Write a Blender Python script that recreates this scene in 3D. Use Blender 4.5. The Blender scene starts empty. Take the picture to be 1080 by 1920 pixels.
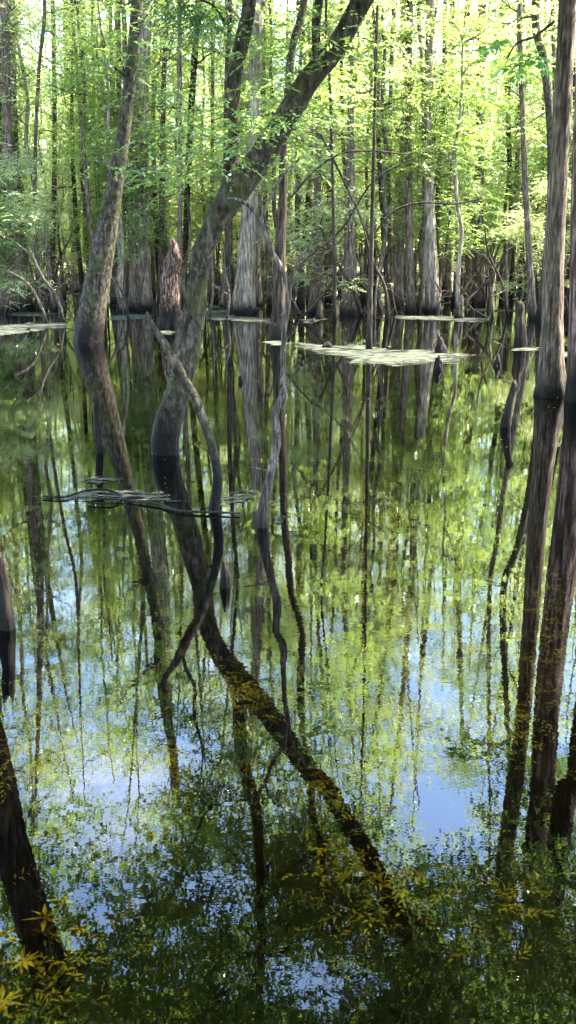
import bpy, math, random
import numpy as np
from mathutils import Vector, noise as mnoise
R_ = math.radians
S = bpy.context.scene
C = S.collection
# ------------------------------------------------------------------ camera
FPX, PITCH, H = 1936.0, R_(14.5), 1.7
cp, sp = math.cos(PITCH), math.sin(PITCH)
cam = bpy.data.cameras.new('camera'); co = bpy.data.objects.new('camera', cam); C.objects.link(co)
co.location = (0, 0, H); co.rotation_euler = (R_(90) - PITCH, 0, 0)
cam.sensor_fit = 'VERTICAL'; cam.sensor_height = 36; cam.lens = 36*FPX/1920; cam.clip_end = 2000
S.camera = co
def ray(px, py):
    a, b = (px - 540) / FPX, (960 - py) / FPX
    return Vector((a, b * sp + cp, b * cp - sp))
def P(px, py, Y):                       # point seen at this place at forward distance Y
    d = ray(px, py); t = Y / d.y
    return Vector((d.x * t, Y, H + d.z * t)), t
def Q(px, py, Y):                       # point whose mirror image in the water is seen there
    p, t = P(px, py, Y); p.z = -p.z
    return p, t
def G(px, py, z=0.0):                   # point on the water
    d = ray(px, py); t = (z - H) / d.z
    return Vector((d.x * t, d.y * t, z))
# ------------------------------------------------------------------ helpers
def tag(o, label=None, cat=None, group=None, kind=None):
    if label: o['label'] = label
    if cat: o['category'] = cat
    if group: o['group'] = group
    if kind: o['kind'] = kind
    return o
def empty(name, loc, label, cat, group=None, rz=0):
    o = bpy.data.objects.new(name, None); C.objects.link(o)
    o.location = loc; o.rotation_euler = (0, 0, rz); o.empty_display_size = .3
    return tag(o, label, cat, group)
def copy_tree(o, parent=None):
    c = o.copy(); C.objects.link(c)
    if parent: c.parent = parent
    for ch in list(KIDS.get(o.name, [])):
        copy_tree(ch, c)
    return c
KIDS = {}
class MB:
    def __init__(s): s.v = []; s.f = []; s.q = []
    def tube(s, pts, rad, n=8, step=None, flute=None, rough=0.0, seed=0, cap=True, rfreq=1.0):
        pts = [Vector(p) for p in pts]
        if step:
            P2 = []; R2 = []
            m = len(pts)
            for i in range(m - 1):
                p0 = pts[max(i-1, 0)]; p1 = pts[i]; p2 = pts[i+1]; p3 = pts[min(i+2, m-1)]
                k = max(1, int((p2 - p1).length / step))
                for j in range(k):
                    t = j / k; t2 = t*t; t3 = t2*t
                    P2.append(0.5*((2*p1) + (p2-p0)*t + (2*p0-5*p1+4*p2-p3)*t2 + (3*p1-p0-3*p2+p3)*t3))
                    R2.append(rad[i]*(1-t) + rad[i+1]*t)
            P2.append(pts[-1]); R2.append(rad[-1]); pts, rad = P2, R2
        m = len(pts); base = len(s.v)
        d = (pts[1]-pts[0]).normalized()
        a = d.cross(Vector((0.3, 1, 0.1))).normalized()
        if a.length < .1: a = Vector((1, 0, 0))
        dist = 0.0; so = seed * 7.31
        for i in range(m):
            if i < m-1: d = (pts[min(i+1, m-1)] - pts[max(i-1, 0)]).normalized()
            a = (a - d * a.dot(d)).normalized(); b = d.cross(a)
            if i: dist += (pts[i]-pts[i-1]).length
            z = pts[i].z
            for j in range(n):
                th = 2*math.pi*j/n; c_, s_ = math.cos(th), math.sin(th); r = rad[i]
                if flute:
                    k, amp, zs, flare = flute
                    e = math.exp(-max(z, -.1)/zs)
                    ph = so + 0.6*mnoise.noise(Vector((c_*1.3+so, s_*1.3, z*.4)))
                    w = (0.5+0.5*math.cos(k*th+ph*3))**1.0
                    r *= 1 + flare*e + amp*(0.25+2.2*e)*(w-.5)
                if rough:
                    nz = mnoise.noise(Vector((c_*2.2*rfreq+so, s_*2.2*rfreq, dist*1.1*rfreq)))*.6 + mnoise.noise(Vector((c_*6*rfreq, s_*6*rfreq+so, dist*3.5*rfreq)))*.4
                    r *= 1 + rough*nz
                s.v.append(pts[i] + (a*c_ + b*s_)*r)
        for i in range(m-1):
            for j in range(n):
                k2 = (j+1) % n
                s.f.append((base+i*n+j, base+i*n+k2, base+(i+1)*n+k2, base+(i+1)*n+j))
        if cap:
            s.v.append(pts[-1] + d*rad[-1]*.6); t = len(s.v)-1
            for j in range(n): s.f.append((base+(m-1)*n+j, base+(m-1)*n+(j+1) % n, t))
    def build(s, name, mat, parent=None, smooth=True, off=None):
        me = bpy.data.meshes.new(name)
        vs = s.v if off is None else [v-off for v in s.v]
        me.from_pydata(vs, [], s.f); me.update()
        if smooth: me.polygons.foreach_set('use_smooth', [True]*len(me.polygons))
        me.materials.append(mat)
        return link(name, me, parent)
def link(name, me, parent=None):
    o = bpy.data.objects.new(name, me); C.objects.link(o)
    if parent:
        o.parent = parent; KIDS.setdefault(parent.name, []).append(o)
    return o
def quads_obj(name, Qd, mats, parent=None, off=None, midx=None):
    Qd = np.asarray(Qd, dtype=np.float32)
    if off is not None: Qd = Qd - np.array(off, dtype=np.float32)
    N = len(Qd); me = bpy.data.meshes.new(name)
    me.vertices.add(N*4); me.vertices.foreach_set('co', Qd.reshape(-1))
    me.loops.add(N*4); me.loops.foreach_set('vertex_index', np.arange(N*4, dtype=np.int32))
    me.polygons.add(N); me.polygons.foreach_set('loop_start', np.arange(0, N*4, 4, dtype=np.int32))
    try: me.polygons.foreach_set('loop_total', np.full(N, 4, dtype=np.int32))
    except Exception: pass
    for m in (mats if isinstance(mats, list) else [mats]): me.materials.append(m)
    if midx is not None: me.polygons.foreach_set('material_index', np.asarray(midx, dtype=np.int32))
    me.update(calc_edges=True)
    return link(name, me, parent)
def nrm(v): return v/np.maximum(np.linalg.norm(v, axis=-1, keepdims=True), 1e-6)
def leaves(pos, d, ln, wd, rg, upj=.45):
    """diamond leaves at pos pointing along d"""
    N = len(pos); up = np.zeros((N, 3)); up[:, 2] = 1
    up = nrm(up + rg.normal(0, upj, (N, 3)))
    d = nrm(d); side = nrm(np.cross(d, up)); nn = np.cross(side, d)
    L = (ln*rg.uniform(.65, 1.3, N))[:, None]; W = (wd*rg.uniform(.7, 1.2, N))[:, None]
    q = np.empty((N, 4, 3))
    q[:, 0] = pos; q[:, 2] = pos + d*L - nn*L*.12
    q[:, 1] = pos + d*L*.45 + side*W*.5 + nn*L*.07; q[:, 3] = pos + d*L*.45 - side*W*.5 + nn*L*.07
    return q
def sprays(cen, dirs, L, k, ln, wd, rg, upj=.4):
    """flat feathery twigs: k leaves set in two rows along each axis"""
    M = len(cen); dirs = nrm(dirs); up = np.tile([0, 0, 1.0], (M, 1)) + rg.normal(0, .25, (M, 3))
    side = nrm(np.cross(dirs, up))
    t = np.linspace(0.0, 1, k)[None, :, None]
    sg = np.where(np.arange(k) % 2 == 0, 1.0, -1.0)[None, :, None]
    LL = (L*rg.uniform(.6, 1.3, M))[:, None, None]
    pos = cen[:, None, :] + dirs[:, None, :]*t*LL; pos[..., 2] -= (t[..., 0]**2)*LL[..., 0]*.18
    dd = dirs[:, None, :]*(.55+.4*t) + side[:, None, :]*sg*.85*(1.15-t) + rg.normal(0, .18, (M, k, 3))
    return leaves(pos.reshape(-1, 3), dd.reshape(-1, 3), ln, wd, rg, upj)
def bunch(tips, m, spread, L, k, ln, wd, rg, flat=.45, droop=-.1, upj=.4):
    tips = np.asarray([tuple(t) for t in tips]); n = len(tips)
    c = np.repeat(tips, m, axis=0) + rg.normal(0, 1, (n*m, 3))*np.array([spread, spread, spread*flat])
    a = rg.uniform(0, 2*math.pi, n*m)
    d = np.stack([np.cos(a), np.sin(a), rg.normal(droop, .25, n*m)], 1)
    return sprays(c, d, L, k, ln, wd, rg, upj)
def limb(mb, p, d, L, r, rd, depth, tips, lift=.04, n=6, wig=.22, kids=(3, 5), tipfrom=2, shr=.55):
    p = Vector(p); d = Vector(d).normalized(); segs = 6; pts = [p.copy()]; rr = [r]
    for i in range(segs):
        d = (d + Vector((rd.uniform(-wig, wig), rd.uniform(-wig, wig), rd.uniform(-wig, wig)+lift))).normalized()
        p = p + d*(L/segs); pts.append(p.copy()); rr.append(r*(1-.85*(i+1)/segs))
    mb.tube(pts, rr, n=n)
    if depth > 0:
        for _ in range(rd.randint(*kids)):
            i = rd.randint(1, segs-1); ax = (pts[i+1]-pts[i]).normalized()
            o = Vector((rd.uniform(-1, 1), rd.uniform(-1, 1), rd.uniform(-.5, .5)))
            dd = (ax*.6 + (o - ax*o.dot(ax)).normalized()*.9)
            limb(mb, pts[i], dd, L*shr*rd.uniform(.7, 1.2), rr[i]*.6, rd, depth-1, tips, lift, max(4, n-1), wig, kids, tipfrom, shr)
        tips.append(pts[-1])
    else:
        tips.extend(pts[tipfrom::2])
# ------------------------------------------------------------------ materials
def newmat(name):
    m = bpy.data.materials.new(name); m.use_nodes = True
    nt = m.node_tree; nt.nodes.clear()
    out = nt.nodes.new('ShaderNodeOutputMaterial')
    return m, nt, out
def N_(nt, t, **kw):
    n = nt.nodes.new(t)
    for k, v in kw.items():
        if k.startswith('i_'):
            n.inputs[k[2:].replace('_', ' ')].default_value = v
        else: setattr(n, k, v)
    return n
def ramp(nt, fac, stops):
    r = nt.nodes.new('ShaderNodeValToRGB'); e = r.color_ramp.elements
    while len(e) < len(stops): e.new(.5)
    for i, (p, c) in enumerate(stops):
        e[i].position = p; e[i].color = c if len(c) == 4 else (*c, 1)
    nt.links.new(fac, r.inputs[0]); return r
def bark(name, c_dark, c_mid, c_light, lichen=None, lamt=.62, moss=None, scale=1.0, wet=.15, bump=.7, an=(9, 1.1)):
    m, nt, out = newmat(name); L = nt.links
    tc = N_(nt, 'ShaderNodeTexCoord'); mp = N_(nt, 'ShaderNodeMapping'); mp.inputs['Scale'].default_value = (an[0]*scale, an[0]*scale, an[1]*scale)
    L.new(tc.outputs['Object'], mp.inputs[0])
    n1 = N_(nt, 'ShaderNodeTexNoise', i_Scale=2.6, i_Detail=7.0, i_Roughness=.65); L.new(mp.outputs[0], n1.inputs['Vector'])
    r1 = ramp(nt, n1.outputs[0], [(.36, c_dark), (.5, c_mid), (.64, c_light)])
    n2 = N_(nt, 'ShaderNodeTexNoise', i_Scale=2.2*scale, i_Detail=5.0, i_Roughness=.7); L.new(tc.outputs['Object'], n2.inputs['Vector'])
    col = r1.outputs[0]
    big = ramp(nt, n2.outputs[0], [(.3, (.62, .6, .58)), (.65, (1.15, 1.12, 1.1))])
    mx = N_(nt, 'ShaderNodeMix', data_type='RGBA', blend_type='MULTIPLY'); mx.inputs[0].default_value = 1
    L.new(col, mx.inputs[6]); L.new(big.outputs[0], mx.inputs[7]); col = mx.outputs[2]
    if lichen:
        n3 = N_(nt, 'ShaderNodeTexNoise', i_Scale=20*scale, i_Detail=7.0, i_Roughness=.75); L.new(tc.outputs['Object'], n3.inputs['Vector'])
        rl = ramp(nt, n3.outputs[0], [(lamt-.03, (0, 0, 0)), (lamt+.03, (1, 1, 1))])
        mx = N_(nt, 'ShaderNodeMix', data_type='RGBA'); L.new(rl.outputs[0], mx.inputs[0]); L.new(col, mx.inputs[6]); mx.inputs[7].default_value = (*lichen, 1); col = mx.outputs[2]
    if moss:
        n4 = N_(nt, 'ShaderNodeTexNoise', i_Scale=3.0*scale, i_Detail=6.0, i_Roughness=.7); L.new(tc.outputs['Object'], n4.inputs['Vector'])
        rm = ramp(nt, n4.outputs[0], [(.5, (0, 0, 0)), (.62, (.8, .8, .8))])
        mx = N_(nt, 'ShaderNodeMix', data_type='RGBA'); L.new(rm.outputs[0], mx.inputs[0]); L.new(col, mx.inputs[6]); mx.inputs[7].default_value = (*moss, 1); col = mx.outputs[2]
    # wet band where the water stands against the wood
    ge = N_(nt, 'ShaderNodeNewGeometry'); sx = N_(nt, 'ShaderNodeSeparateXYZ'); L.new(ge.outputs['Position'], sx.inputs[0])
    ma = N_(nt, 'ShaderNodeMath', operation='MULTIPLY_ADD'); L.new(n2.outputs[0], ma.inputs[0]); ma.inputs[1].default_value = -wet*2.2; L.new(sx.outputs[2], ma.inputs[2])
    mr = N_(nt, 'ShaderNodeMapRange'); L.new(ma.outputs[0], mr.inputs[0]); mr.inputs[1].default_value = -.12; mr.inputs[2].default_value = .28
    mr.inputs[3].default_value = 1.0; mr.inputs[4].default_value = 0.0
    mx = N_(nt, 'ShaderNodeMix', data_type='RGBA'); L.new(mr.outputs[0], mx.inputs[0]); L.new(col, mx.inputs[6]); mx.inputs[7].default_value = (.007, .0055, .004, 1); col = mx.outputs[2]
    b = N_(nt, 'ShaderNodeBsdfPrincipled'); b.inputs['Specular IOR Level'].default_value = .06; L.new(col, b.inputs['Base Color'])
    mr2 = N_(nt, 'ShaderNodeMapRange'); L.new(mr.outputs[0], mr2.inputs[0]); mr2.inputs[3].default_value = .85; mr2.inputs[4].default_value = .5
    L.new(mr2.outputs[0], b.inputs['Roughness'])
    bp = N_(nt, 'ShaderNodeBump', i_Strength=bump, i_Distance=.06); L.new(n1.outputs[0], bp.inputs['Height']); L.new(bp.outputs[0], b.inputs['Normal'])
    L.new(b.outputs[0], out.inputs[0]); return m
def leafmat(name, a, b_, trans=1.6, gloss=.06):
    m, nt, out = newmat(name); L = nt.links
    ge = N_(nt, 'ShaderNodeNewGeometry'); n = N_(nt, 'ShaderNodeTexNoise', i_Scale=1.3, i_Detail=4.0, i_Roughness=.7); L.new(ge.outputs['Position'], n.inputs['Vector'])
    oi = N_(nt, 'ShaderNodeObjectInfo')
    ad = N_(nt, 'ShaderNodeMath', operation='MULTIPLY_ADD'); L.new(oi.outputs['Random'], ad.inputs[0]); ad.inputs[1].default_value = .25; L.new(n.outputs[0], ad.inputs[2])
    r = ramp(nt, ad.outputs[0], [(.42, a), (.75, b_)])
    di = N_(nt, 'ShaderNodeBsdfDiffuse'); L.new(r.outputs[0], di.inputs[0])
    g = N_(nt, 'ShaderNodeMix', data_type='RGBA', blend_type='MULTIPLY'); g.inputs[0].default_value = 1; L.new(r.outputs[0], g.inputs[6]); g.inputs[7].default_value = (trans*1.15, trans*1.1, trans*.7, 1)
    tr = N_(nt, 'ShaderNodeBsdfTranslucent'); L.new(g.outputs[2], tr.inputs[0])
    m1 = N_(nt, 'ShaderNodeMixShader'); m1.inputs[0].default_value = .55; L.new(di.outputs[0], m1.inputs[1]); L.new(tr.outputs[0], m1.inputs[2])
    gl = N_(nt, 'ShaderNodeBsdfGlossy', i_Roughness=.35); gl.inputs[0].default_value = (.9, .95, .9, 1)
    m2 = N_(nt, 'ShaderNodeMixShader'); m2.inputs[0].default_value = gloss; L.new(m1.outputs[0], m2.inputs[1]); L.new(gl.outputs[0], m2.inputs[2])
    L.new(m2.outputs[0], out.inputs[0]); return m
B_CYP = bark('bark_cypress_grey', (.055, .043, .031), (.17, .138, .10), (.36, .31, .24), lichen=(.26, .26, .23), lamt=.68, scale=.8)
B_BROWN = bark('bark_brown', (.026, .018, .012), (.09, .068, .047), (.22, .175, .125), lichen=(.26, .26, .23), lamt=.66, scale=1.5)
B_MOSS = bark('bark_mottled', (.012, .0095, .006), (.040, .033, .022), (.115, .095, .068), lichen=(.14, .145, .11), lamt=.63, moss=(.045, .055, .015), scale=1.4, an=(6, 2.6), bump=1.0, wet=.28)
B_DARK = bark('bark_dark', (.010, .0075, .0055), (.034, .026, .018), (.09, .07, .05), scale=1.2)
B_ROT = bark('wood_rotten', (.010, .007, .005), (.045, .03, .02), (.30, .20, .145), scale=1.6, wet=.35)
B_PALE = bark('wood_bleached', (.02, .016, .011), (.07, .057, .042), (.19, .165, .125), scale=2.5, wet=.05)
L_BRIGHT = leafmat('leaf_bright', (.09, .14, .04), (.27, .33, .10), trans=2.0, gloss=.12)
L_MID = leafmat('leaf_mid', (.035, .075, .02), (.13, .20, .05), trans=1.6)
L_PALE = leafmat('leaf_pale', (.12, .16, .07), (.33, .38, .20), trans=1.8, gloss=.12)
L_FRESH = leafmat('leaf_fresh', (.075, .125, .035), (.21, .29, .085), trans=2.0, gloss=.1)
L_DEEP = leafmat('leaf_deep', (.03, .08, .03), (.06, .13, .04), trans=1.3)
L_BROAD = leafmat('leaf_broad', (.10, .20, .03), (.18, .32, .05), trans=1.5, gloss=.1)
def flatleaf(name, a, b_, sc=7):
    m, nt, out = newmat(name); L = nt.links
    ge = N_(nt, 'ShaderNodeNewGeometry'); n = N_(nt, 'ShaderNodeTexNoise', i_Scale=sc, i_Detail=4.0); L.new(ge.outputs['Position'], n.inputs['Vector'])
    r = ramp(nt, n.outputs[0], [(.4, a), (.62, b_)])
    di = N_(nt, 'ShaderNodeBsdfDiffuse'); L.new(r.outputs[0], di.inputs[0]); L.new(di.outputs[0], out.inputs[0]); return m
W_WEED = flatleaf('weed_submerged', (.012, .012, .004), (.075, .075, .015), 2.2)
W_ZONE = flatleaf('weed_yellow', (.015, .015, .004), (.11, .115, .016), 3.5)
W_YEL = flatleaf('leaf_yellow', (.05, .045, .004), (.16, .15, .015), 22)
# water
def water_mat():
    m, nt, out = newmat('swamp_water'); L = nt.links
    ge = N_(nt, 'ShaderNodeNewGeometry')
    mp = N_(nt, 'ShaderNodeMapping'); mp.inputs['Scale'].default_value = (1, 1.7, 1); L.new(ge.outputs['Position'], mp.inputs[0])
    n1 = N_(nt, 'ShaderNodeTexNoise', i_Scale=7.0, i_Detail=3.0, i_Roughness=.55); L.new(mp.outputs[0], n1.inputs['Vector'])
    n2 = N_(nt, 'ShaderNodeTexNoise', i_Scale=.9, i_Detail=2.0); L.new(mp.outputs[0], n2.inputs['Vector'])
    n4 = N_(nt, 'ShaderNodeTexNoise', i_Scale=.35, i_Detail=2.0); L.new(ge.outputs['Position'], n4.inputs['Vector'])
    w = ramp(nt, n4.outputs[0], [(.42, (.35, .35, .35)), (.66, (1, 1, 1))])
    mu = N_(nt, 'ShaderNodeMath', operation='MULTIPLY'); L.new(n1.outputs[0], mu.inputs[0]); L.new(w.outputs[0], mu.inputs[1])
    b1 = N_(nt, 'ShaderNodeBump', i_Strength=1.0, i_Distance=.0004); L.new(mu.outputs[0], b1.inputs['Height'])
    b2 = N_(nt, 'ShaderNodeBump', i_Strength=1.0, i_Distance=.0005); L.new(n2.outputs[0], b2.inputs['Height']); L.new(b1.outputs[0], b2.inputs['Normal'])
    fr = N_(nt, 'ShaderNodeFresnel', i_IOR=WIOR); L.new(b2.outputs[0], fr.inputs['Normal'])
    gl = N_(nt, 'ShaderNodeBsdfGlossy', i_Roughness=.0); gl.inputs[0].default_value = (1, 1, 1, 1); L.new(b2.outputs[0], gl.inputs['Normal'])
    tr = N_(nt, 'ShaderNodeBsdfTransparent'); tr.inputs[0].default_value = (.46, .42, .24, 1)
    mx = N_(nt, 'ShaderNodeMixShader'); L.new(fr.outputs[0], mx.inputs[0]); L.new(tr.outputs[0], mx.inputs[1]); L.new(gl.outputs[0], mx.inputs[2])
    L.new(mx.outputs[0], out.inputs[0]); return m
WIOR = 1.68
def bed_mat():
    m, nt, out = newmat('peat_bed'); L = nt.links
    ge = N_(nt, 'ShaderNodeNewGeometry'); n = N_(nt, 'ShaderNodeTexNoise', i_Scale=1.1, i_Detail=8.0, i_Roughness=.7); L.new(ge.outputs['Position'], n.inputs['Vector'])
    r = ramp(nt, n.outputs[0], [(.42, (.001, .0009, .0006)), (.58, (.003, .0025, .0013)), (.74, (.016, .011, .004))])
    di = N_(nt, 'ShaderNodeBsdfDiffuse'); L.new(r.outputs[0], di.inputs[0]); L.new(di.outputs[0], out.inputs[0]); return m
def film_mat(nm='pollen_film', k=1.0, lo=.44, ck=.25, fs=1.35):
    m, nt, out = newmat(nm); L = nt.links
    ge = N_(nt, 'ShaderNodeNewGeometry')
    mp = N_(nt, 'ShaderNodeMapping'); mp.inputs['Scale'].default_value = (1.1*fs, 3.0*fs, 1); mp.inputs['Rotation'].default_value = (0, 0, .35); L.new(ge.outputs['Position'], mp.inputs[0])
    n = N_(nt, 'ShaderNodeTexNoise', i_Scale=2.4, i_Detail=9.0, i_Roughness=.78); L.new(mp.outputs[0], n.inputs['Vector'])
    r = ramp(nt, n.outputs[0], [(.34, (.012*k, .012*k, .008*k)), (.46, (.04*k, .042*k, .028*k)), (.62, (.085*k, .09*k, .066*k))])
    at = N_(nt, 'ShaderNodeAttribute', attribute_name='core')
    ad = N_(nt, 'ShaderNodeMath', operation='MULTIPLY_ADD'); L.new(at.outputs['Fac'], ad.inputs[0]); ad.inputs[1].default_value = ck; L.new(n.outputs[0], ad.inputs[2])
    al = ramp(nt, ad.outputs[0], [(lo+.05, (0, 0, 0)), (lo+.12, (1, 1, 1))])
    di = N_(nt, 'ShaderNodeBsdfDiffuse'); L.new(r.outputs[0], di.inputs[0])
    tr = N_(nt, 'ShaderNodeBsdfTransparent'); mx = N_(nt, 'ShaderNodeMixShader'); L.new(al.outputs[0], mx.inputs[0]); L.new(tr.outputs[0], mx.inputs[1]); L.new(di.outputs[0], mx.inputs[2])
    L.new(mx.outputs[0], out.inputs[0]); return m
WATER, BED, FILM = water_mat(), bed_mat(), film_mat(ck=.12, lo=.485, fs=1.7)
RAFT = film_mat('grey_raft', .9, .50, .1, 2.6)
# ------------------------------------------------------------------ setting
def sheet(name, z, mat, x=400, y0=-60, y1=500):
    me = bpy.data.meshes.new(name); me.from_pydata([(-x, y0, z), (x, y0, z), (x, y1, z), (-x, y1, z)], [], [(0, 1, 2, 3)]); me.materials.append(mat)
    return tag(link(name, me), kind='structure')
sheet('water', 0, WATER); sheet('ground', -.45, BED)
# ------------------------------------------------------------------ hand placed trees
rg = np.random.default_rng(7)
def resolve(nodes):
    """node: ('p', px, py, w, Y) seen directly, ('r', px, py, w, Y) seen mirrored, ('w', dx, dy, dz, r) metres from the node before"""
    pts, rad = [], []
    for n in nodes:
        if n[0] == 'w':
            pts.append(pts[-1] + Vector(n[1:4])); rad.append(n[4])
        else:
            p, t = (P if n[0] == 'p' else Q)(n[1], n[2], n[4]); pts.append(p); rad.append(n[3]/2*t/FPX)
    return pts, rad
def tree(name, label, cat, nodes, mat, leaf=None, n=22, step=.12, flute=None, rough=.12, group=None, limbs=(), nl=0, zl=(3, 9), Ll=(1, 2.2),
         lf=(.07, .035), dens=5, seed=1, spread=.22, extra=None, leafname='crown', kids=(3, 5), lift=.04, rfreq=1.0, sprL=.28, depth=1):
    rd = random.Random(seed); g = np.random.default_rng(seed)
    pts, rad = resolve(nodes)
    b = pts[0].copy(); b.z = 0
    o = empty(name, b, label, cat, group)
    mb = MB(); first = pts[0] + (pts[0]-pts[1]).normalized()*.5
    if pts[0].z < .15: pts = [Vector((pts[0].x-(pts[1].x-pts[0].x)*.2, pts[0].y, -.46))] + pts; rad = [rad[0]*1.1] + rad
    mb.tube(pts, rad, n=n, step=step, flute=flute, rough=rough, seed=seed, rfreq=rfreq)
    tips = []
    br = MB()
    for L in limbs:                     # forks given by hand
        p2, r2 = resolve(L); mb.tube(p2, r2, n=max(8, n//2), step=step, rough=rough, seed=seed+3, rfreq=rfreq)
        hi = [i for i in range(1, len(p2)) if p2[i].z > zl[0]-.3]
        for q in range(len(hi)*3 if leaf else int(len(p2)*1.2)):
            i = rd.choice(hi) if leaf else rd.randint(1, len(p2)-1); zz = p2[i]
            limb(br, zz, (rd.uniform(-1, 1), rd.uniform(-1, 1), rd.uniform(-.2, .5)), rd.uniform(*Ll)*.6, min(r2[i]*.5, .02), rd, depth, tips, lift, 5, kids=kids)
    zs = [p.z for p in pts]
    for k in range(nl):
        z = zl[0] + (zl[1]-zl[0])*(k+rd.random())/nl
        for i in range(len(pts)-1):
            if pts[i].z <= z <= pts[i+1].z: break
        f = (z-pts[i].z)/max(1e-4, pts[i+1].z-pts[i].z); q = pts[i].lerp(pts[i+1], f); r = rad[i]*(1-f)+rad[i+1]*f
        a = rd.uniform(0, 2*math.pi)
        limb(br, q, (math.cos(a), math.sin(a), rd.uniform(-.05, .55)), rd.uniform(*Ll), min(max(.012, r*.35), .05) if Ll[1] > .6 else .005, rd, depth, tips, lift, 6, kids=kids)
    if br.v:
        k0 = len(mb.v); mb.v += br.v; mb.f += [tuple(q+k0 for q in f) for f in br.f]
    mb.build('trunk', mat, o, off=b)
    if leaf and (tips or extra):
        arr = []
        if tips: arr.append(bunch(tips, dens, spread, sprL, 11, lf[0], lf[1], g))
        if extra is not None: arr += extra
        quads_obj(leafname, np.concatenate(arr), leaf, o, off=b)
    return o
def clumps(specs, per, spread, ln, wd, seed, L=.3, kind='p', k=11, flat=.4):
    g = np.random.default_rng(seed); pts = [tuple((P if kind == 'p' else Q)(x, y, Y)[0]) for x, y, Y in specs]
    return [bunch(pts, per, spread, L, k, ln, wd, g, flat=flat)]
GP = G
# sky gaps (as mirrored in the pool) that the overhead boughs leave open: x, y, rx, ry
HOLES = [(320, 1260, 115, 105), (390, 1400, 90, 80), (500, 1400, 60, 90), (200, 1470, 90, 40), (660, 1450, 65, 75), (850, 1440, 70, 70),
         (830, 1560, 95, 60), (610, 1850, 95, 90), (500, 1800, 45, 40), (240, 1590, 40, 35), (880, 1220, 60, 55), (660, 1230, 90, 60),
         (520, 1310, 60, 70), (90, 1480, 60, 25), (780, 1280, 60, 40), (20, 1240, 30, 60), (730, 1740, 25, 20), (430, 1500, 40, 40)]
_r = random.Random(44)
HOLES += [(_r.uniform(0, 1080), _r.uniform(1480, 1900), _r.uniform(22, 48), _r.uniform(18, 40)) for _ in range(26)]
def inhole(x, y):
    return any(((x-a)/c)**2 + ((y-b)/d)**2 < 1.35 for a, b, c, d in HOLES)
def overhead(x0, x1, y0, y1, Y0, Y1, n, seed):
    rd = random.Random(seed); out = []
    while len(out) < n:
        x, y = rd.uniform(x0, x1), rd.uniform(y0, y1)
        if inhole(x, y) and rd.random() < .98: continue
        e = math.tan(PITCH + math.atan((y-960)/FPX)); m = 3.4/(e-.22)*1.16
        out.append((x, y, m*rd.uniform(1.0, 1.55)))
    return out

D0 = GP(310, 850).y
main_extra = clumps([(350, 240, 8.77), (410, 200, 8.49), (455, 255, 7.81), (500, 235, 7.67), (430, 285, 7.95), (380, 290, 8.63), (545, 190, 9.04), (480, 190, 9.32), (520, 140, 8.22),
    (300, 330, 9.04), (345, 330, 8.77), (400, 240, 7.67), (600, 100, 8.49), (575, 230, 8.49), (330, 180, 9.59), (640, 60, 8.22), (450, 90, 9.04), (490, 60, 8.49), (560, 300, 9.32), (620, 200, 9.04)],
    19, .2, .05, .021, 5, L=.24)
over = overhead(250, 820, 1500, 2050, 6.3, 10.4, 280, 3)
over_q = clumps(over, 14, .17, .07, .034, 6, kind='r', L=.28)
t_main = tree('leaning_tree', 'large mottled grey tree leaning right in an S-bend, forked above the pool', 'tree',
    [('p', 310, 856, 52.8, D0), ('p', 313, 800, 52.8, D0), ('p', 335, 730, 44.4, D0), ('p', 352, 660, 45.8, D0+.02), ('p', 366, 580, 40.0, D0+.05), ('p', 374, 500, 38.6, D0+.05), ('p', 398, 430, 39.3, D0+.05), ('p', 440, 360, 52.8, D0+.05),
     ('p', 492, 292, 47.6, D0+.05), ('p', 536, 222, 44.3, D0+.05), ('p', 580, 150, 42.5, D0+.05), ('p', 628, 92, 39.1, D0+.05), ('p', 664, 30, 37.5, D0), ('w', .25, 0, .45, .085), ('w', .3, -.1, .6, .07), ('w', .25, -.1, .8, .05), ('w', .15, 0, .9, .02)],
    B_MOSS, L_MID, n=36, step=.045, rough=.16, rfreq=1.6, seed=11,
    limbs=[[('p', 428, 375, 37.4, D0+.1), ('p', 436, 300, 32.3, D0+.2), ('p', 434, 220, 28.9, D0+.25), ('p', 440, 140, 28.1, D0+.25), ('p', 458, 60, 27.2, D0+.25), ('p', 468, 0, 25.5, D0+.25), ('w', .03, 0, .7, .04), ('w', .0, 0, .9, .045), ('w', -.1, -.1, 1.0, .03), ('w', -.1, 0, 1.0, .012)],
           [('p', 598, 128, 18.7, D0), ('w', -.02, .1, .35, .035), ('w', .1, .2, .6, .028), ('w', .1, -.1, .8, .02)]],
    nl=16, zl=(3.9, 6.6), Ll=(.6, 1.4), lf=(.05, .024), dens=3, extra=over_q, spread=.16, sprL=.2)
quads_obj('leaf_sprays', np.concatenate(main_extra), L_FRESH, t_main, off=t_main.location)
D1, D2 = GP(402, 957).y, GP(492, 988).y
# leaning tree on the left
Dl = GP(165, 640).y
tree('leaning_tree', 'broad brown tree leaning right with a swollen black waterline foot, left of the pool', 'tree',
    [('p', 165, 640, 51.0, Dl), ('p', 172, 590, 49.5, Dl), ('p', 184, 520, 46.4, Dl), ('p', 203, 420, 38.6, Dl), ('p', 220, 320, 29.3, Dl), ('p', 236, 220, 24.7, Dl), ('p', 247, 120, 23.2, Dl), ('p', 257, 0, 22.4, Dl), ('r', 302, 1260, 21.6, Dl), ('r', 315, 1350, 19.3, Dl), ('r', 328, 1430, 14.7, Dl), ('r', 335, 1520, 6.2, Dl)],
    B_MOSS, L_MID, n=30, step=.09, rough=.12, flute=(5, .05, .5, .08), seed=12, nl=9, zl=(4.2, 9.5), Ll=(.7, 1.5), dens=3, lf=(.06, .028))
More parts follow.
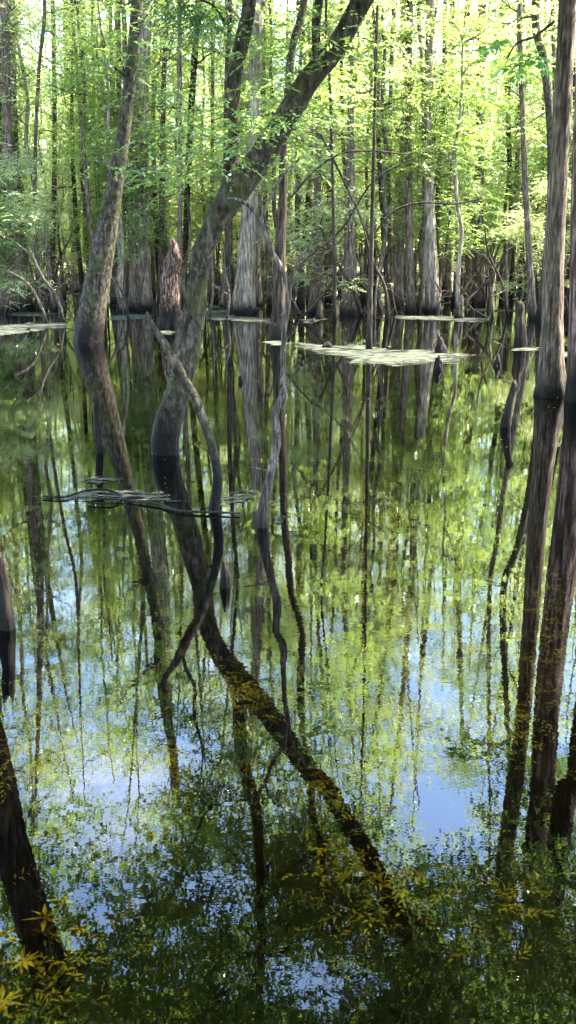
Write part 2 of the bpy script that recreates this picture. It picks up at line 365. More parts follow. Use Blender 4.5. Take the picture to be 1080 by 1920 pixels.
# sticks and bent saplings in the pool
tree('bent_sapling', 'thin bare grey stem arching out of the pool toward the large leaning tree', 'sapling',
    [('p', 402, 957, 20.4, D1), ('p', 408, 905, 18.7, D1), ('p', 403, 860, 17.0, D1), ('p', 386, 800, 16.1, D1), ('p', 366, 750, 18.7, D1), ('p', 338, 700, 20.4, D1), ('p', 315, 655, 17.0, D1), ('p', 293, 622, 11.9, D1), ('w', -.06, .02, .12, .008)],
    B_MOSS, n=14, step=.03, rough=.3, rfreq=4, seed=13, nl=4, zl=(.3, 1.1), Ll=(.08, .2), kids=(1, 2),
    limbs=[[('p', 326, 672, 9, D1), ('p', 333, 630, 8, D1), ('p', 348, 585, 8, D1+.05), ('p', 344, 520, 7, D1+.05), ('p', 358, 440, 5, D1+.05), ('p', 352, 380, 3, D1+.05)]])
tree('bent_sapling', 'thin crooked pale stem with a kink rising before the dark slim trunk', 'sapling',
    [('p', 492, 988, 22.9, D2+0.00), ('p', 497, 940, 18.7, D2+0.00), ('p', 508, 880, 17.0, D2+0.02), ('p', 519, 825, 16.1, D2+0.05), ('p', 516, 775, 14.4, D2+0.05), ('p', 531, 742, 17.0, D2+0.05), ('p', 530, 690, 10.2, D2+0.10), ('p', 533, 620, 10.2, D2+0.10), ('p', 541, 545, 11.9, D2+0.10), ('p', 524, 495, 8.5, D2+0.10), ('p', 503, 460, 7.6, D2+0.10), ('p', 487, 410, 7.6, D2+0.10), ('p', 455, 378, 7.6, D2+0.10), ('p', 425, 372, 4.2, D2+0.10)],
    B_PALE, n=12, step=.025, rough=.32, rfreq=4, seed=14, nl=5, zl=(.3, 1.5), Ll=(.08, .22), kids=(1, 2), limbs=[[('p', 490, 415, 6, D2+0.10), ('p', 505, 375, 5, D2+0.10), ('p', 530, 330, 4, D2+0.20), ('p', 560, 300, 3, D2+0.30)], [('p', 541, 545, 6, D2+0.10), ('p', 565, 480, 5, D2+0.10), ('p', 600, 440, 3, D2+0.20)]])
Dt = GP(521, 637).y
tree('slim_tree', 'slim dark upright trunk standing alone in the pool centre', 'tree',
    [('p', 521, 637, 30, Dt), ('p', 523, 580, 24, Dt), ('p', 524, 480, 22, Dt), ('p', 530, 380, 16, Dt), ('p', 532, 270, 15, Dt), ('p', 540, 180, 16, Dt), ('p', 548, 90, 15, Dt), ('p', 570, 0, 14, Dt), ('r', 563, 1290, 14, Dt), ('r', 566, 1360, 11, Dt), ('r', 580, 1430, 7, Dt), ('r', 600, 1490, 4, Dt)],
    B_DARK, L_MID, n=16, step=.12, rough=.12, flute=(4, .06, .5, .2), seed=15, nl=14, zl=(6.5, 11), Ll=(.8, 1.8), dens=3, lf=(.06, .028))
# the two big trunks at the right edge
Dr = GP(1036, 742).y
rext = clumps(overhead(760, 1250, 1420, 2050, 7.5, 13, 250, 9), 13, .26, .075, .038, 16, kind='r', L=.3)
tree('cypress_tree', 'big straight grey-brown cypress at the right edge, left of the close pair', 'tree',
    [('p', 1035, 744, 56, Dr), ('p', 1034, 690, 44, Dr), ('p', 1036, 600, 39, Dr), ('p', 1039, 480, 37, Dr), ('p', 1049, 300, 34, Dr), ('p', 1057, 150, 33, Dr), ('p', 1064, 0, 32, Dr), ('r', 962, 1500, 32, Dr), ('r', 942, 1650, 27, Dr), ('w', -.05, .1, 2.5, .06), ('w', 0, 0, 2, .02)],
    B_BROWN, L_MID, n=40, step=.08, rough=.06, flute=(6, .10, .4, .14), seed=16, nl=14, zl=(7.0, 12), Ll=(1, 2.4), dens=5, extra=rext)
tree('cypress_tree', 'big cypress cut off by the right picture edge, reddish split bark above a black foot', 'tree',
    [('p', 1102, 768, 74, Dr-.45), ('p', 1100, 690, 66, Dr-.45), ('p', 1098, 560, 60, Dr-.45), ('p', 1102, 300, 58, Dr-.45), ('p', 1110, 100, 56, Dr-.45), ('p', 1116, 0, 56, Dr-.45), ('r', 1015, 1500, 46, Dr-.45), ('r', 1000, 1650, 42, Dr-.3), ('w', .1, .1, 2.5, .08), ('w', 0, 0, 2, .02)],
    bark('bark_reddish', (.02, .013, .010), (.075, .05, .04), (.28, .19, .16), scale=.8, wet=.35), L_MID, n=40, step=.08, rough=.06, flute=(6, .14, .4, .15), seed=17, nl=12, zl=(7, 12), Ll=(1, 2.6), dens=5)
D3 = GP(-150, 932).y
D4 = GP(1190, 800).y
tree('cypress_tree', 'dark cypress just past the right edge, mirrored in the lower right pool', 'tree',
    [('p', 1190, 800, 80, D4), ('p', 1180, 600, 60, D4), ('p', 1185, 300, 52, D4), ('p', 1195, 0, 50, D4), ('r', 1062, 1480, 44, D4), ('r', 1035, 1700, 40, D4), ('w', -.05, .1, 2.5, .08), ('w', 0, 0, 2, .02)],
    B_DARK, L_MID, n=26, step=.1, rough=.07, flute=(6, .12, .4, .2), seed=27, nl=10, zl=(8, 12), Ll=(1, 2.6), dens=5)
# tree outside the left edge whose reflection crosses the corner
lext = clumps(overhead(-150, 330, 1500, 2050, 6, 10, 200, 21), 13, .2, .07, .034, 22, kind='r', L=.26)
tree('overhanging_tree', 'dark leaning tree just past the left edge, mirrored in the lower left corner', 'tree',
    [('p', -150, 932, 80, D3), ('r', -50, 1300, 66, D3), ('r', -20, 1400, 66, D3), ('r', 15, 1560, 66, D3), ('r', 55, 1700, 68, D3), ('r', 100, 1850, 66, D3), ('r', 130, 1960, 62, D3), ('w', .3, .1, 1.2, .09), ('w', .3, .3, 1.0, .06), ('w', .3, .3, .8, .02)],
    B_DARK, L_MID, n=24, step=.1, rough=.12, seed=18, nl=10, zl=(4.2, 7.5), Ll=(.8, 2.2), dens=4, extra=lext)
# emerald and broad leaved sprays near the top of the view
def std(name, label, cat, base, topx, w0, w1, mat, leaf, seed, flare=.5, fz=.5, group=None, H2=None, nl=12, zl=(2.5, 12), fl=6, amp=.12, Ll=(.8, 2.0), bend=0, dens=4, lf=(.07, .034), **kw):
    """roughly upright tree: foot pixel, x at the top of the view, widths in px"""
    Y = G(*base).y; bx, by = base; w0 *= .82; flare *= .7; top = H2 or 15
    nodes = [('p', bx, by, w0, Y)]
    for k in range(1, 6):
        f = k/5.0; py = by*(1-f); nodes.append(('p', bx + (topx-bx)*f + bend*math.sin(math.pi*f), py, w0+(w1-w0)*min(1, f*1.6), Y))
    p, t = P(topx, 0, Y); rem = max(1.5, top-p.z); r = w1/2*t/FPX; rd = random.Random(seed)
    dx = rd.uniform(-.04, .04)*rem
    nodes += [('w', dx, rd.uniform(-.1, .1), rem*.4, r*.75), ('w', dx, rd.uniform(-.2, .2), rem*.35, r*.45), ('w', dx, 0, rem*.25, .015)]
    return tree(name, label, cat, nodes, mat, leaf, n=24 if w0 > 20 else 14, step=.16, rough=.07, flute=(fl, amp, fz, flare), group=group, seed=seed, nl=nl, zl=zl, Ll=Ll, dens=dens, lf=lf, **kw)
T = [
 ('cypress_tree', 'pale grey cypress with fluted skirt-like foot behind the S-bent tree, right of its trunk', (455, 586), 482, 46, 24, B_CYP, L_BRIGHT, .6, .8),
 ('cypress_tree', 'pale grey cypress with ribbed double-looking trunk right of the broad leaning tree', (264, 580), 268, 46, 33, B_CYP, L_BRIGHT, .35, .8),
 ('cypress_tree', 'dark flared cypress at the left picture edge, leftmost of all', (8, 585), 6, 44, 16, B_BROWN, L_BRIGHT, .6, .9),
 ('cypress_tree', 'dark short-looking cypress foot beside the leftmost tree, right of it', (42, 580), 22, 36, 12, B_BROWN, L_BRIGHT, .5, .9),
 ('straight_tree', 'straight dark trunk, left of the two parallel trunks at upper left', (146, 545), 125, 22, 16, B_BROWN, L_BRIGHT, .4, 1.0),
 ('straight_tree', 'straight dark trunk, right of the two parallel trunks at upper left', (166, 548), 153, 22, 15, B_BROWN, L_BRIGHT, .4, 1.0),
 ('thin_tree', 'thin trunk between the broad leaning tree and the ribbed cypress', (213, 572), 222, 16, 9, B_BROWN, L_BRIGHT, .5, .8),
 ('thin_tree', 'thin dark trunk just left of the large S-bent tree, above the rotten snag', (302, 575), 312, 16, 9, B_BROWN, L_BRIGHT, .4, .6),
 ('thin_tree', 'dark green-tinged stem seen between the snag and the S-bent tree', (345, 570), 372, 12, 12, B_DARK, L_BRIGHT, .4, .6),
 ('thin_tree', 'thin trunk between the pale fluted cypress and the slim centre trunk', (398, 565), 400, 12, 7, B_BROWN, L_BRIGHT, .4, .6),
 ('mid_tree', 'brown trunk with a spreading foot, first to the right of the centre trunk', (592, 585), 598, 26, 9, B_BROWN, L_BRIGHT, .5, .7),
 ('mid_tree', 'brown trunk with flared foot, left of the straight pole-thin stem', (655, 590), 660, 34, 12, B_BROWN, L_BRIGHT, .6, .7),
 ('pole_tree', 'straight pole-thin dark stem with its foot forward in the open pool, right of centre', (692, 655), 708, 13, 6, B_DARK, L_MID, .3, .4),
 ('mid_tree', 'dark slender trunk left of the tight pair of grey trunks', (770, 585), 768, 22, 12, B_BROWN, L_BRIGHT, .4, .7),
 ('cypress_tree', 'grey trunk of the tight pair, right of centre, broader right one', (812, 585), 806, 32, 15, B_CYP, L_BRIGHT, .3, .7),
 ('thin_tree', 'pale greenish thin pole touching the left side of the tight grey pair', (791, 582), 786, 11, 7, B_CYP, L_BRIGHT, .2, .5),
 ('mid_tree', 'grey-brown trunk, tallest between the tight pair and the right-hand thin trunks', (898, 572), 905, 24, 15, B_BROWN, L_BRIGHT, .4, .8),
 ('mid_tree', 'brown trunk leaning slightly, just right of the tight grey pair', (840, 565), 848, 16, 11, B_BROWN, L_BRIGHT, .4, .8),
 ('thin_tree', 'left of two thin trunks beside the big right-edge cypress', (1000, 598), 975, 16, 10, B_BROWN, L_BRIGHT, .3, .6),
 ('thin_tree', 'right of two thin trunks beside the big right-edge cypress, curving at the top', (1013, 602), 1005, 20, 15, B_MOSS, L_BRIGHT, .4, .6),
 ('thin_tree', 'thin dark stem rising left of the dark stump, in front of the far wood', (960, 560), 940, 12, 8, B_DARK, L_BRIGHT, .4, .6),
 ('thin_tree', 'thin stem halfway between the flared trunk and the dark slender trunk', (733, 572), 738, 13, 8, B_BROWN, L_BRIGHT, .4, .6),
 ('thin_tree', 'thin forking stem close to the right of the centre trunk', (560, 575), 590, 12, 6, B_DARK, L_BRIGHT, .4, .6),
 ('thin_tree', 'thin leaning stem between the leftmost trees and the parallel pair', (95, 560), 98, 14, 8, B_BROWN, L_BRIGHT, .5, .8),
 ('thin_tree', 'crooked thin stem left of the pole-thin stem, foot in the pool', (628, 600), 612, 10, 5, B_DARK, L_MID, .3, .4),
]
for i, (nm, lb, base, tx, w0, w1, bk, lf_, fl, fz) in enumerate(T):
    big = w1 > 14
    std(nm, lb, 'tree', base, tx, w0, w1, bk, [L_FRESH, L_BRIGHT, L_PALE][i % 3], 100+i, flare=fl, fz=fz*.6, nl=13 if big else 13, zl=(3.4 if not big else 5.5, 14 if big else 12), bend=(25 if lb.startswith('right of two thin') else random.Random(i).uniform(-7, 7)),
        H2=16.5 if ('right-edge' in lb) else 15.5 if big else 12.5+2.5*random.Random(i+5).random(), dens=4, group='trees standing in the near swamp')
r7 = random.Random(808)
for i in range(16):
    x = (i+.5)/16*1180 - 50 + r7.uniform(-25, 25)
    std('thin_tree', 'slim dark straight tree, one of many rising between the bigger trunks across the pool', 'tree', (x, r7.uniform(553, 592)), x + r7.uniform(-35, 35), r7.uniform(9, 14), r7.uniform(6, 9), r7.choice([B_DARK, B_BROWN]), [L_FRESH, L_BRIGHT, L_PALE][i % 3],
        900+i, flare=.4, fz=.3, nl=8, zl=(6, 15), bend=r7.uniform(-14, 14), H2=r7.uniform(14, 17), dens=4, group='slim trees rising across the pool')
# rotten snag
Ys = G(320, 612).y
tree('rotten_snag', 'rotten reddish-brown broken snag with crumbling bark left of the S-bent tree', 'snag',
    [('p', 320, 614, 36, Ys), ('p', 319, 570, 34, Ys), ('p', 322, 520, 27, Ys), ('p', 326, 485, 24, Ys), ('p', 325, 462, 17, Ys), ('p', 322, 448, 8, Ys)], B_ROT, n=28, step=.05, rough=.45, rfreq=2.2, flute=(4, .2, .5, .2), seed=41,
    limbs=[[('p', 312, 560, 20, Ys), ('p', 308, 520, 13, Ys), ('p', 311, 490, 5, Ys)]])
# ------------------------------------------------------------------ stumps and knees
def knee(label, px, py, w, top, mat, seed, lean=0, name='cypress_knee', cat='cypress knee', group=None, tap=.72):
    if name in ('stump', 'stub'): tap = .3
    b = G(px, py); t = b.y/ray(px, py).y; k = t/FPX; rd = random.Random(seed)
    h = (py-top)*k*1.04; r = w/2*k; mb = MB()
    pts = [Vector((0, 0, -.4)), Vector((0, 0, 0))]; rad = [r*1.25, r]
    for i in range(1, 6):
        f = i/5; pts.append(Vector((lean*k*f + rd.uniform(-.12, .12)*r, rd.uniform(-.1, .1)*r, h*f))); rad.append(r*(1-tap*f**1.3)*rd.uniform(.8, 1.15))
    mb.tube(pts, rad, n=16, step=max(.03, h/14), rough=.55, seed=seed, rfreq=1.4, flute=(4, .15, .25, .1))
    if tap > .5:
        for _ in range(3):
            a_ = rd.uniform(0, 6.28); q0 = Vector((math.cos(a_)*r*.75, math.sin(a_)*r*.75, -.1)); hk = h*rd.uniform(.25, .7)
            mb.tube([q0, q0*.9 + Vector((0, 0, .1+hk*.5)), q0*.7 + Vector((0, 0, .1+hk))], [r*.6, r*.5, r*.3], n=10, step=.03, rough=.5, seed=seed+5, rfreq=2)
    if tap < .5:
        for i in range(len(mb.v)-17, len(mb.v)): mb.v[i] = mb.v[i] + Vector((0, 0, rd.uniform(-.6, .5)*r*1.6))
    o = mb.build(name, mat); o.location = b; return tag(o, label, cat, group)
for i, a in enumerate([
    ('dark blunt stump standing at the left picture edge, nearest to the viewer', 14, 1178, 30, 1045, B_DARK, 1, -6, 'stump', 'stump'),
    ('short thin dark stub poking up in the pool below the broad leaning tree', 186, 850, 13, 760, B_DARK, 2, -4, 'stub', 'stump'),
    ('jagged black upright stub in the open pool left of the right-edge trunks', 948, 800, 20, 725, B_DARK, 3, 12, 'stub', 'stump'),
    ('small dark knee beside the mirrored fork of the large leaning tree', 422, 1100, 18, 1052, B_DARK, 4, 0),
    ('dark squared stump in front of the two thin trunks at right', 974, 652, 20, 578, B_DARK, 5, -2, 'stump', 'stump'),
    ('knobbly dark knee at the right end of the pale floating film', 828, 662, 22, 634, B_DARK, 6, -4),
    ('reddish knee cut low in front of the pale floating film', 822, 694, 15, 668, B_ROT, 7, 0),
    ('small knee past the right tip of the pale floating film', 931, 686, 12, 664, B_DARK, 8, 2),
    ('low dark lump in the film, left end', 613, 652, 20, 642, B_DARK, 9, 0),
    ('tiny knee in front of the pale fluted cypress reflection', 452, 716, 9, 704, B_DARK, 10, 0)]):
    knee(a[0], a[1], a[2], a[3], a[4], a[5], a[6], a[7], *(a[8:] if len(a) > 8 else ()))
rd = random.Random(77)
for i in range(46):
    px, py = rd.uniform(-40, 1120), rd.uniform(512, 600)
    knee('small dark cypress knee at the feet of the trees across the pool', px, py, rd.uniform(7, 15)*(py-470)/110, py-rd.uniform(12, 36)*(py-460)/120, rd.choice([B_DARK, B_BROWN, B_ROT, B_BROWN]), 200+i, rd.uniform(-4, 4), group='cypress knees across the pool')
# ------------------------------------------------------------------ floating films and twigs
def film(label, poly, seed, group=None, sub=5):
    pts = [G(x, y, .006) for x, y in poly]; c = sum(pts, Vector())/len(pts); c.z = 0
    mb = MB(); out = []; rd = random.Random(seed); m = len(pts)
    for i in range(m):
        for j in range(sub):
            t = j/sub; q = pts[i].lerp(pts[(i+1) % m], t) if True else 0
            dd = (pts[(i+1) % m]-pts[i]).length
            q = q + Vector((mnoise.noise(q*3+Vector((seed, 0, 0))), mnoise.noise(q*3+Vector((0, seed, 9))), 0))*min(.4, dd*.4)
            out.append(q - c)
    n = len(out); mb.v = [Vector((p.x, p.y, .006)) for p in out] + [Vector((p.x*.62, p.y*.62, .007)) for p in out] + [Vector((0, 0, .007))]
    mb.f = [(i, (i+1) % n, n+(i+1) % n, n+i) for i in range(n)] + [(n+i, n+(i+1) % n, 2*n) for i in range(n)]
    o = mb.build('floating_film', RAFT if 'grey' in label.split('pale')[0] and 'film' in label and ('raft' in label or 'scrap' in label) else FILM, smooth=False); o.location = c
    at = o.data.attributes.new('core', 'FLOAT', 'POINT'); at.data.foreach_set('value', [0.0]*n + [1.0]*(n+1))
    return tag(o, label, 'floating film', group)
FL = [('broad bright cream film of pollen and scum right of centre, largest on the pool', [(540, 642), (600, 644), (690, 648), (740, 655), (820, 656), (905, 668), (870, 678), (790, 688), (700, 684), (640, 670), (560, 655)]),
 ('pale film strip at the foot of the pale fluted cypress', [(385, 588), (440, 590), (510, 598), (512, 606), (440, 602), (385, 598)]),
 ('pale film strip at the left picture edge', [(-30, 612), (60, 604), (135, 606), (135, 614), (60, 622), (-30, 632)]),
 ('pale film strip between the broad leaning tree and the snag', [(192, 592), (250, 588), (292, 590), (290, 598), (240, 600), (195, 602)]),
 ('thin pale film line across the pool in front of the tight grey pair', [(735, 591), (800, 592), (880, 594), (922, 600), (880, 606), (800, 600), (735, 597)]),
 ('small pale film patch left of the right-edge cypress foot', [(962, 652), (1016, 650), (1018, 657), (965, 658)]),
 ('bright film patch between the two right-edge cypresses', [(1050, 660), (1120, 656), (1120, 672), (1052, 674)]),
 ('small pale film patch beside the snag foot', [(296, 620), (332, 619), (330, 627), (300, 628)]),
 ('faint film behind the centre trunk', [(560, 600), (608, 594), (612, 601), (570, 607)]),
 ('small film sliver at the foot of the centre trunk', [(484, 640), (512, 638), (545, 640), (540, 648), (500, 648)]),
 ('thin grey film raft left of the arching stem, long and ragged', [(60, 932), (150, 918), (250, 912), (310, 922), (330, 945), (230, 938), (130, 936)]),
 ('small grey film raft above the long ragged one', [(146, 900), (180, 890), (222, 898), (190, 910)]),
 ('grey film raft between the arching stem and the kinked stem', [(408, 930), (450, 915), (488, 925), (470, 940), (420, 950)]),
 ('small grey film scrap right of the kinked stem', [(505, 972), (528, 963), (545, 970), (520, 984)])]
for i, (l, p) in enumerate(FL): film(l, p, i+1)
for i in range(70):
    x, y = rd.uniform(-40, 1120), rd.uniform(498, 588); w = rd.uniform(25, 90); h = (y-470)/110*rd.uniform(2.5, 6)
    film('sunlit pale film streak on the far water among the trunks', [(x-w, y), (x-w*.4, y-h), (x+w*.5, y-h*.8), (x+w, y), (x+w*.4, y+h), (x-w*.5, y+h*.9)], 50+i, 'film streaks on the far water', sub=3)
def stick(label, nodes, mat, name='branch', cat='branch', n=8, twigs=0, seed=0, group=None):
    pts, rad = resolve(nodes); b = pts[0].copy(); mb = MB(); mb.tube(pts, rad, n=n, step=.06, rough=.2, rfreq=3, seed=seed)
    rdd = random.Random(seed); tips = []
    for _ in range(twigs):
        i = rdd.randint(0, len(pts)-1); limb(mb, pts[i], (rdd.uniform(-1, 1), rdd.uniform(-.5, .5), rdd.uniform(-.2, 1)), rdd.uniform(.3, 1.2), rad[i]*.5, rdd, 1, tips, n=4, kids=(1, 3))
    o = mb.build(name, mat, off=b); o.location = b; return tag(o, label, cat, group)
def fl(x, y, w):
    Y = G(x, y, .015).y; return ('p', x, y, w, Y)
stick('thin pale stick floating on the pool in front of the arching stem', [fl(170, 932, 3), fl(240, 938, 4), fl(300, 946, 5), fl(330, 957, 5), fl(390, 960, 5), fl(450, 962, 3)], B_PALE, 'floating_stick', 'stick')
stick('dark looped twig floating on the ragged grey film', [fl(80, 930, 3), fl(120, 932, 4), fl(160, 920, 4), fl(200, 918, 4), fl(228, 930, 4), fl(210, 944, 4), fl(165, 942, 3)], B_DARK, 'floating_stick', 'stick')
SB = [('slender arching bare branch curving over the pool right of centre, highest', [(545, 370), (590, 320), (640, 288), (700, 283), (760, 290)], 20.6, 5),
 ('long bare branch rising right toward the tight grey pair', [(700, 440), (740, 395), (790, 380), (850, 382), (905, 372)], 19.2, 5),
 ('thin bare branch slanting up from the thicket right of the centre trunk', [(535, 530), (580, 480), (640, 430), (700, 340), (770, 300)], 21.9, 5),
 ('thin bare branch falling right from the arching branch', [(600, 250), (640, 330), (680, 420), (700, 520)], 23.3, 5),
 ('forked dead branch standing right of centre at the water edge', [(728, 600), (722, 540), (700, 490), (690, 440), (665, 380)], 24.7, 7),
 ('dead branch leaning from the water right of the tight grey pair', [(850, 590), (880, 560), (920, 520), (950, 470)], 26.0, 7),
 ('bleached fallen limb slanting down to the water at far left', [(60, 480), (80, 520), (105, 555), (120, 600)], 23.3, 7),
 ('second bleached limb slanting to the water beside the leftmost trees', [(15, 510), (50, 530), (75, 570), (88, 605)], 23.3, 7),
 ('bleached dead bough hanging beside the ribbed cypress', [(195, 500), (215, 530), (225, 560), (232, 590)], 26.0, 6),
 ('dark low bough reaching over the water left of the pole-thin stem', [(560, 600), (600, 560), (640, 500), (655, 450)], 24.7, 6),
 ('dark slanting dead trunk in the thicket left of the pole-thin stem', [(680, 600), (660, 540), (620, 470), (600, 420)], 26.0, 9)]
for i, (l, pp, Y, w) in enumerate(SB):
    stick(l, [('p', x, y, w*(1-.12*k), Y) for k, (x, y) in enumerate(pp)], B_PALE if 'bleached' in l else B_DARK, 'bare_branch', twigs=4, seed=300+i)
for i in range(60):
    x, y = rd.uniform(-30, 1110), rd.uniform(535, 600); Y = G(x, y).y; dx = rd.uniform(-60, 60); hh = rd.uniform(60, 170)
    stick('thin crooked dead branch standing in the flooded thicket across the pool', [('p', x, y+2, 6, Y), ('p', x+dx*.2+rd.uniform(-8, 8), y-hh*.35, 5, Y), ('p', x+dx*.6+rd.uniform(-12, 12), y-hh*.7, 4, Y+.3), ('p', x+dx, y-hh, 2, Y)],
        rd.choice([B_DARK, B_PALE, B_BROWN, B_PALE]), 'bare_branch', twigs=3, seed=400+i, group='dead branches in the far thicket', n=6)
# ------------------------------------------------------------------ background trees and saplings (shared meshes)
def proto_tree(seed, H_, r, mat, leaf, zl, nl, Ll, dens, fl):
    rd = random.Random(seed); g = np.random.default_rng(seed); o = empty('swamp_tree', (0, 0, 0), None, 'tree')
    pts = [Vector((0, 0, -.46))]; rad = [r*1.6]; x = y = 0; m = 12
    for i in range(m+1):
        f = i/m; pts.append(Vector((x, y, H_*f))); rad.append(r*(1-.85*f)+.01); x += rd.uniform(-.12, .12); y += rd.uniform(-.12, .12)
    mb = MB(); mb.tube(pts, rad, n=12, step=.35, rough=.08, flute=(5, .15, .5, fl), seed=seed)
    tips = []
    for k in range(nl):
        z = zl[0]+(zl[1]-zl[0])*(k+rd.random())/nl; i = max(1, min(m, int(z/H_*m)+1)); a = rd.uniform(0, 6.28)
        limb(mb, pts[i].lerp(pts[i+1], .4) if i < m else pts[i], (math.cos(a), math.sin(a), rd.uniform(-.05, .6)), rd.uniform(*Ll), .03, rd, 1, tips, n=4)
    mb.build('trunk', mat, o)
    quads_obj('crown', bunch(tips, dens, .30, .30, 9, .075, .036, g), leaf, o)
    return o
def proto_sap(seed, H_, mat, leaf, dens=4, stems=2):
    rd = random.Random(seed); g = np.random.default_rng(seed); o = empty('sapling', (0, 0, 0), None, 'sapling'); mb = MB(); tips = []
    for s in range(stems):
        x, y = rd.uniform(-.2, .2), rd.uniform(-.2, .2); lx, ly = rd.uniform(-.13, .13), rd.uniform(-.13, .13); pts = [Vector((x, y, -.46))]; rad = [.045]; m = 10; hh = H_*rd.uniform(.7, 1)
        for i in range(m+1):
            f = i/m; pts.append(Vector((x, y, hh*f))); rad.append(.04*(1-.8*f)); x += lx*hh/m+rd.uniform(-.1, .1); y += ly*hh/m+rd.uniform(-.1, .1)
        mb.tube(pts, rad, n=6, rough=.1)
        for k in range(11):
            i = rd.randint(4, m); a = rd.uniform(0, 6.28)
            limb(mb, pts[i], (math.cos(a), math.sin(a), rd.uniform(-.1, .4)), rd.uniform(.6, 1.5), .014, rd, 1, tips, n=3, lift=0)
    mb.build('stem', mat, o)
    quads_obj('foliage', bunch(tips, dens, .2, .28, 9, .065, .03, g, flat=.3), leaf, o); return o
PT = [proto_tree(500+i, 14+.9*i, [.055, .10, .075, .12][i % 4], [B_BROWN, B_CYP, B_BROWN, B_DARK][i % 4], [L_BRIGHT, L_FRESH, L_PALE, L_BRIGHT, L_FRESH][i % 5], (2.5, 14.2+.9*i), 28, (.7, 2.1), 4, .45) for i in range(7)]
PS = [proto_sap(600+i, 4.4+.8*i, [B_BROWN, B_PALE, B_DARK][i % 3], [L_PALE, L_FRESH, L_BRIGHT, L_FRESH][i % 4], 5, 2+i % 2) for i in range(6)]
PP = [proto_tree(700+i, 7.5+1.2*i, .045+.008*i, [B_CYP, B_PALE, B_CYP, B_BROWN][i], [L_FRESH, L_BRIGHT, L_PALE, L_FRESH][i], (3.0, 7+1.2*i), 11, (.4, 1.1), 4, .3) for i in range(4)]
used = set()
def place(pro, x, y, rz, sc, label, group, cat):
    if pro.name in used: o = copy_tree(pro)
    else: o = pro; used.add(pro.name)
    o.location = (x, y, 0); o.rotation_euler = (0, 0, rz); o.scale = (sc, sc, sc)
    tag(o, label, cat, group)
rd = random.Random(5)
def zone(x, y):
    u = x/y
    return 'left' if u < -.1 else ('middle' if u < .1 else 'right')
for i in range(180):
    f = (i+.5)/180; y = 30+55*f**1.1; x = rd.uniform(-1, 1)*(y*.33+3)
    band = 'nearer flooded wood' if y < 50 else 'far wood'
    z = zone(x, y)
    place(PT[rd.randrange(7)], x, y, rd.uniform(0, 6.28), rd.uniform(.75, 1.1), 'slender leafy tree among many in the %s, %s of the view' % (band, {'left': 'left third', 'middle': 'middle third', 'right': 'right third'}[z]), 'trees of the %s, %s third' % (band, z), 'tree')
for i in range(95):
    f = (i+.5)/95; y = 26+45*f**1.2; x = rd.uniform(-1, 1)*(y*.32+2)
    band = 'front of the wood' if y < 44 else 'depth of the wood'; z = zone(x, y)
    place(PS[rd.randrange(6)], x, y, rd.uniform(0, 6.28), rd.uniform(.8, 1.25), 'many-stemmed sapling with light green sprays in the %s, %s third' % (band, z), 'saplings in the %s, %s third' % (band, z), 'sapling')
for i in range(150):
    f = (i+.5)/150; y = 26+34*f; x = rd.uniform(-1, 1)*(y*.32+2); z = zone(x, y)
    place(PP[rd.randrange(4)], x, y, rd.uniform(0, 6.28), rd.uniform(.8, 1.2), 'very thin pale pole-like young tree standing in the flooded wood, %s third' % z, 'thin poles in the wood, %s third' % z, 'tree')
# far-off wood that reads as one mass
def far_wood():
    g = np.random.default_rng(9); N = 26000
    th = g.uniform(-.48, .48, N); r = g.uniform(84, 125, N); hmax = 10 + 4*np.sin(th*23) + 3*np.sin(th*57+1)
    z = .7+g.uniform(0, 1, N)**.9*np.clip(hmax*1.0, 6, 22)
    cen = np.stack([np.sin(th)*r, np.cos(th)*r, z], 1)
    q = sprays(cen, g.normal(0, 1, (N, 3))*np.array([1, 1, .3]), 1.3, 8, .34, .17, g)
    # trunks as narrow four-sided prisms
    M = 700; th = g.uniform(-.48, .48, M); r = g.uniform(80, 120, M); tq = []
    for a, b in zip(th, r):
        cx, cy = math.sin(a)*b, math.cos(a)*b; w = g.uniform(.1, .26); h = g.uniform(8, 16); lx = g.normal(0, .4)
        c = [(-w, -w), (w, -w), (w, w), (-w, w)]
        for k in range(4):
            p, s_ = c[k], c[(k+1) % 4]
            tq.append([(cx+p[0], cy+p[1], -.3), (cx+s_[0], cy+s_[1], -.3), (cx+lx+s_[0]*.4, cy+s_[1]*.4, h), (cx+lx+p[0]*.4, cy+p[1]*.4, h)])
    o = quads_obj('far_wood', np.concatenate([q, np.array(tq)]), [L_BRIGHT, B_BROWN], midx=[0]*len(q)+[1]*len(tq))
    tag(o, 'hazy bright green far-off wood closing the view behind all the trunks', 'wood', kind='stuff')
far_wood()
# far bank
mb = MB(); g = random.Random(3)
xs = [i*4-90 for i in range(46)]
for j, (y, z) in enumerate([(74, -.1), (80, .35), (95, .5), (130, .6)]):
    for x in xs: mb.v.append(Vector((x, y + 3*mnoise.noise(Vector((x*.06, j, 0))), z + .2*mnoise.noise(Vector((x*.2, y, 2))))))
for j in range(3):
    for i in range(45): a = j*46+i; mb.f.append((a, a+1, a+47, a+46))
m_ = flatleaf('bank_litter', (.05, .045, .02), (.2, .17, .09), 1.5)
tag(mb.build('far_bank', m_), kind='structure')
